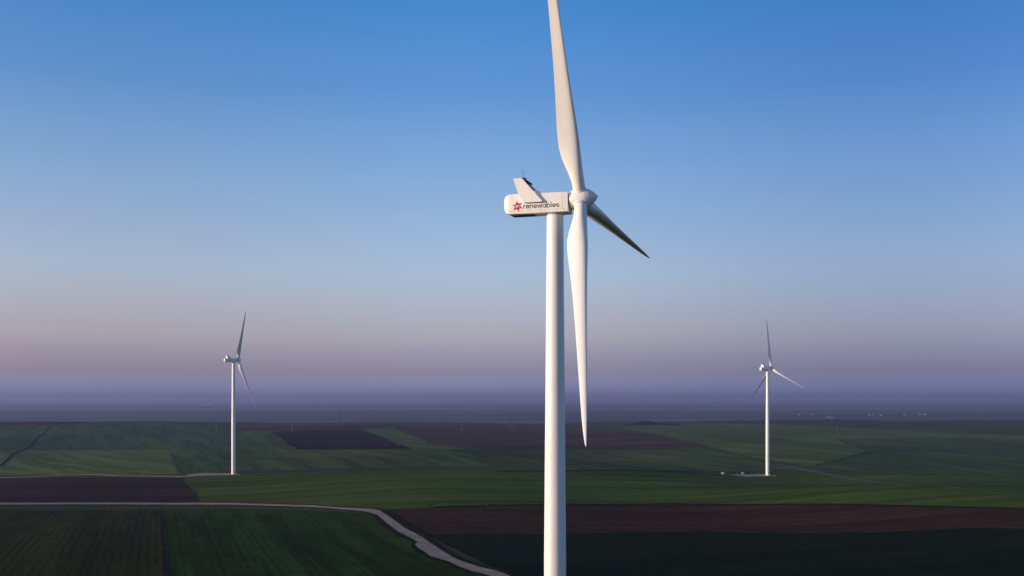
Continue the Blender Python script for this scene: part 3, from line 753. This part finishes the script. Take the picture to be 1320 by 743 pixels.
def cabinet(px, py, s, mat, label, cat):
    t = empty('transformer_kiosk' if cat == 'kiosk' else 'container', P3(px, py))
    bm = bmesh.new(); add_box(bm, (0, 0, s[2] / 2 + .15), s); bmesh.ops.bevel(bm, geom=bm.edges[:], offset=.06, segments=2); obj('body', bm, mat, t)
    bm = bmesh.new(); add_box(bm, (0, 0, s[2] + .22), (s[0] + .3, s[1] + .3, .14)); obj('roof', bm, M['grey'], t)
    bm = bmesh.new(); add_box(bm, (0, 0, .07), (s[0] + .5, s[1] + .5, .15)); obj('plinth', bm, M['concrete'], t)
    for sx in (-.25, .25):
        bm = bmesh.new(); add_box(bm, (sx * s[0], -s[1] / 2 - .03, s[2] * .48 + .15), (s[0] * .4, .05, s[2] * .8)); obj('door', bm, M['steel'], t)
    return tag(t, label, cat)
cabinet(932, 611.6, (2.6, 2.2, 2.2), M['housewall'], 'white cabinet standing alone at the left end of the right pad', 'kiosk')
cabinet(957.5, 611.6, (2.6, 2.2, 2.0), M['kiosk'], 'grey container beside the largest bush on the right pad', 'container')
cabinet(979.5, 611.2, (2.4, 2.0, 1.5), M['kiosk'], 'small grey container next to the right turbine tower', 'container')
def heap(px, py, r, hh, label):
    rnd = random.Random(int(px)); bm = bmesh.new(); bmesh.ops.create_icosphere(bm, subdivisions=3, radius=1)
    for v in bm.verts:
        k = 1 + rnd.uniform(-.12, .12); v.co = Vector((v.co.x * r * k, v.co.y * r * k, max(-.1, v.co.z) * hh * k))
    o = obj('gravel_heap', bm, FM['gravel'], None, 30); o.location = P3(px, py); return tag(o, label, 'gravel heap')
heap(985.5, 613.8, 2.0, .9, 'pale gravel heap on the left of the right tower foot')
heap(998.5, 614.0, 1.5, .9, 'pale gravel heap on the right of the right tower foot')

# electricity pylons and poles on the ridge
def strut(bm, a, b, r=.09): add_tube(bm, a, b, r, r, 4)
def pylon(px, py, hgt, label, rz=0.3):
    t = empty('electricity_pylon', P3(px, py), rz)
    bm = bmesh.new(); w = lambda z: 2.6 - 2.1 * min(1, z / (hgt * .75))
    lv = [hgt * k / 9 for k in range(10)]
    for sx, sy in ((1, 1), (1, -1), (-1, -1), (-1, 1)):
        for a, b in zip(lv, lv[1:]): strut(bm, (sx * w(a), sy * w(a), a), (sx * w(b), sy * w(b), b), .16)
    for a, b in zip(lv, lv[1:]):
        for (p, q) in (((1, 1), (1, -1)), ((1, -1), (-1, -1)), ((-1, -1), (-1, 1)), ((-1, 1), (1, 1))):
            strut(bm, (p[0] * w(a), p[1] * w(a), a), (q[0] * w(b), q[1] * w(b), b)); strut(bm, (q[0] * w(a), q[1] * w(a), a), (p[0] * w(b), p[1] * w(b), b))
    obj('lattice_mast', bm, M['pylon'], t)
    for z, L_ in ((hgt * .72, 5.5), (hgt * .86, 4.2)):
        bm = bmesh.new()
        for s in (-1, 1):
            strut(bm, (0, 0, z + 1.0), (s * L_, 0, z), .13); strut(bm, (0, 0, z - .4), (s * L_, 0, z), .13)
            strut(bm, (s * L_, 0, z), (s * L_, 0, z - 1.6), .1)
        obj('cross_arm', bm, M['pylon'], t)
    return tag(t, label, 'pylon', 'electricity pylons on the far ridge')
pylon(204, 547.0, 32, 'tall dark lattice pylon on the skyline of the left hill')
pylon(438, 549.5, 36, 'faint lattice pylon behind the dark purple field')
pylon(655.5, 553, 30, 'left one of the three pylons standing close together', .2)
pylon(659.5, 554, 36, 'middle one of the three pylons standing close together', .2)
pylon(664.5, 554, 36, 'right one of the three pylons standing close together', .2)
pylon(898, 553, 30, 'faint lattice pylon right of the burial mound')
pylon(1080, 560, 22, 'faint lattice pylon in the hazy fields right of the right turbine')
def pole(px, py, hgt, label):
    t = empty('utility_pole', P3(px, py)); bm = bmesh.new(); add_tube(bm, (0, 0, -.5), (0, 0, hgt), .3, .22, 8); obj('post', bm, M['pole'], t)
    bm = bmesh.new(); add_box(bm, (0, 0, hgt - .7), (3.2, .2, .25)); obj('cross_arm', bm, M['pylon'], t)
    for x in (-1.4, 0, 1.4):
        bm = bmesh.new(); add_tube(bm, (x, 0, hgt - .58), (x, 0, hgt - .15), .1, .06, 6); obj('insulator', bm, M['grey'], t)
    return tag(t, label, 'pole', 'pale poles on the far fields')
pole(278.5, 556, 16, 'pale pole just left of the left turbine tower')
pole(376.5, 557, 17, 'pale pole at the back of the dark purple field')
pole(595.5, 556, 15, 'pale pole in the middle of the far brown field')

# far villages and sheds on the plain
def house(px, py, s, label, cat='house', rz=0.0, group=None):
    x, y = at(px, py); w, d, hh = s
    t = empty('house' if cat == 'house' else 'shed', (x, y, ground_z(x, y)), rz)
    bm = bmesh.new(); add_box(bm, (0, 0, hh / 2 - .5), (w, d, hh + 1)); obj('wall', bm, M['farwall'], t)
    bm = bmesh.new(); rh = hh * .45
    plate(bm, [(-w / 2 - .4, hh), (0, hh + rh), (w / 2 + .4, hh)], -d / 2 - .4, d / 2 + .4)
    obj('roof', bm, M['roof'] if cat == 'house' else M['farwall'], t)
    k = max(2, int(w / 5))
    for i in range(k):
        bm = bmesh.new(); add_box(bm, (-w / 2 + w * (i + .5) / k, -d / 2 - .03, hh * .5), (w / k * .35, .06, hh * .35)); obj('window', bm, M['window'], t)
    return tag(t, label, cat, group)
rh = random.Random(9)
GV = 'far houses on the plain at the right'
for k, (px, py) in enumerate([(1030, 535.2), (1046, 534.8), (1068, 538.2), (1072, 538.8), (1122, 535.6), (1126, 535.2), (1136, 536.0), (1167, 535.4), (1186, 534.6), (1192, 534.8)]):
    house(px, py, (rh.uniform(12, 24), 12, rh.uniform(4, 6)), ['leftmost of the far pale houses right of the right turbine', 'second far pale house right of the right turbine', 'far white house lowest of the group', 'far pale house touching the lowest white house',
      'far pale house at the left of the central cluster', 'far pale house in the middle of the central cluster', 'far pale house at the right of the central cluster', 'lone far pale house right of the cluster', 'far pale house second from the right end', 'far pale house at the right end of the row'][k], 'house', rh.uniform(-.4, .4), GV)
GS = 'long pale sheds on the far plain'
house(262, 522.4, (170, 60, 18), 'long pale shed on the plain left of the left turbine', 'shed', .1, GS)
house(270, 521.6, (130, 60, 22), 'taller pale shed right behind the longest one near the left turbine', 'shed', -.1, GS)
house(556, 518.0, (420, 120, 30), 'long pale shed near the horizon left of the foreground tower', 'shed', .1, GS)
house(866, 537.4, (26, 12, 5), 'pale shed on the plain right of the burial mound', 'shed', .1, GS)

# pale lake-like strip and dark wooded lines far out on the plain
far_pale = principled('pale_stubble', (.09, .088, .075), .95, spec=.1)[0]
far_dark = principled('distant_wood', (.022, .030, .018), .95, spec=.1)[0]
def far_strip(name, pix, mat, label, up=1.0, cat=None, kind='structure'):
    p = [at(*q) for q in pix]; bm = bmesh.new()
    c = [Vector((x, y, h_fn(x, y) + up)) for x, y in p]; bm.faces.new([bm.verts.new(v) for v in c])
    o = obj(name, bm, mat); return tag(o, label, cat, kind=kind)
far_strip('far_field', [(-300, 529.5), (640, 529), (1600, 530), (1600, 527), (640, 526.6), (-300, 527)], far_pale, 'pale level strip of land crossing the whole far plain', 2.0)

def tree_belt(px0, px1, py, hgt, depth, label):
    """a far wood that reads as one mass"""
    rnd = random.Random(int(px0)); n = int((px1 - px0) * 6); line = [at(px0 + (px1 - px0) * q / 12, py) for q in range(13)]
    tb = bmesh.new(); bmesh.ops.create_icosphere(tb, subdivisions=1, radius=1)
    tv = [v.co.copy() for v in tb.verts]; tf = [[v.index for v in f.verts] for f in tb.faces]; tb.free()
    bm = bmesh.new()
    for k in range(n):
        f = rnd.random() * 11.999; q = int(f); f -= q; (xa, ya), (xb, yb) = line[q], line[q + 1]
        x, y = xa + (xb - xa) * f, ya + (yb - ya) * f + rnd.uniform(0, depth); z = h_fn(x, y)
        s = hgt * rnd.uniform(.5, 1.1); wx = s * rnd.uniform(.9, 2)
        vv = [bm.verts.new((x + c.x * wx * rnd.uniform(.8, 1.2), y + c.y * s, z + s * .4 + c.z * s * .7 * rnd.uniform(.8, 1.2))) for c in tv]
        for ff in tf: bm.faces.new([vv[i] for i in ff])
    o = obj('far_wood', bm, far_dark); return tag(o, label, kind='stuff')
tree_belt(900, 1340, 526.0, 14, 500, 'dark far line of trees on the plain at the right')
tree_belt(640, 880, 525.0, 13, 500, 'dark far line of trees behind the foreground blade tip')
tree_belt(20, 200, 531.5, 7, 200, 'dark hedge line on the plain at the left')
tree_belt(330, 600, 523.5, 14, 500, 'dark far line of trees left of the foreground tower')

# ------------------------------------------------------------------ haze
hm = bpy.data.materials.new('haze'); hm.use_nodes = True; hn = hm.node_tree.nodes; hn.clear()
ho = hn.new('ShaderNodeOutputMaterial'); pv = hn.new('ShaderNodeVolumePrincipled')
pv.inputs['Color'].default_value = (.29, .345, .60, 1); pv.inputs['Density'].default_value = 7.6e-5; pv.inputs['Anisotropy'].default_value = 0.2
hm.node_tree.links.new(pv.outputs[0], ho.inputs['Volume'])
zlow = min(v.co.z for v in go.data.vertices) - 1.0
bm = bmesh.new(); bmesh.ops.create_cube(bm, size=1)
hz = obj('haze', bm, hm); xl, yl = 31500, (-6000, 31500)
XM, YM = max(AX[-1], -AX[0]) + 500, (AY[0] - 500, AY[-1] + 500)
hz.scale = (2 * XM, YM[1] - YM[0], 180 - zlow); hz.location = (0, (YM[0] + YM[1]) / 2, (180 + zlow) / 2)
tag(hz, 'pale blue evening haze over the plain', kind='stuff')
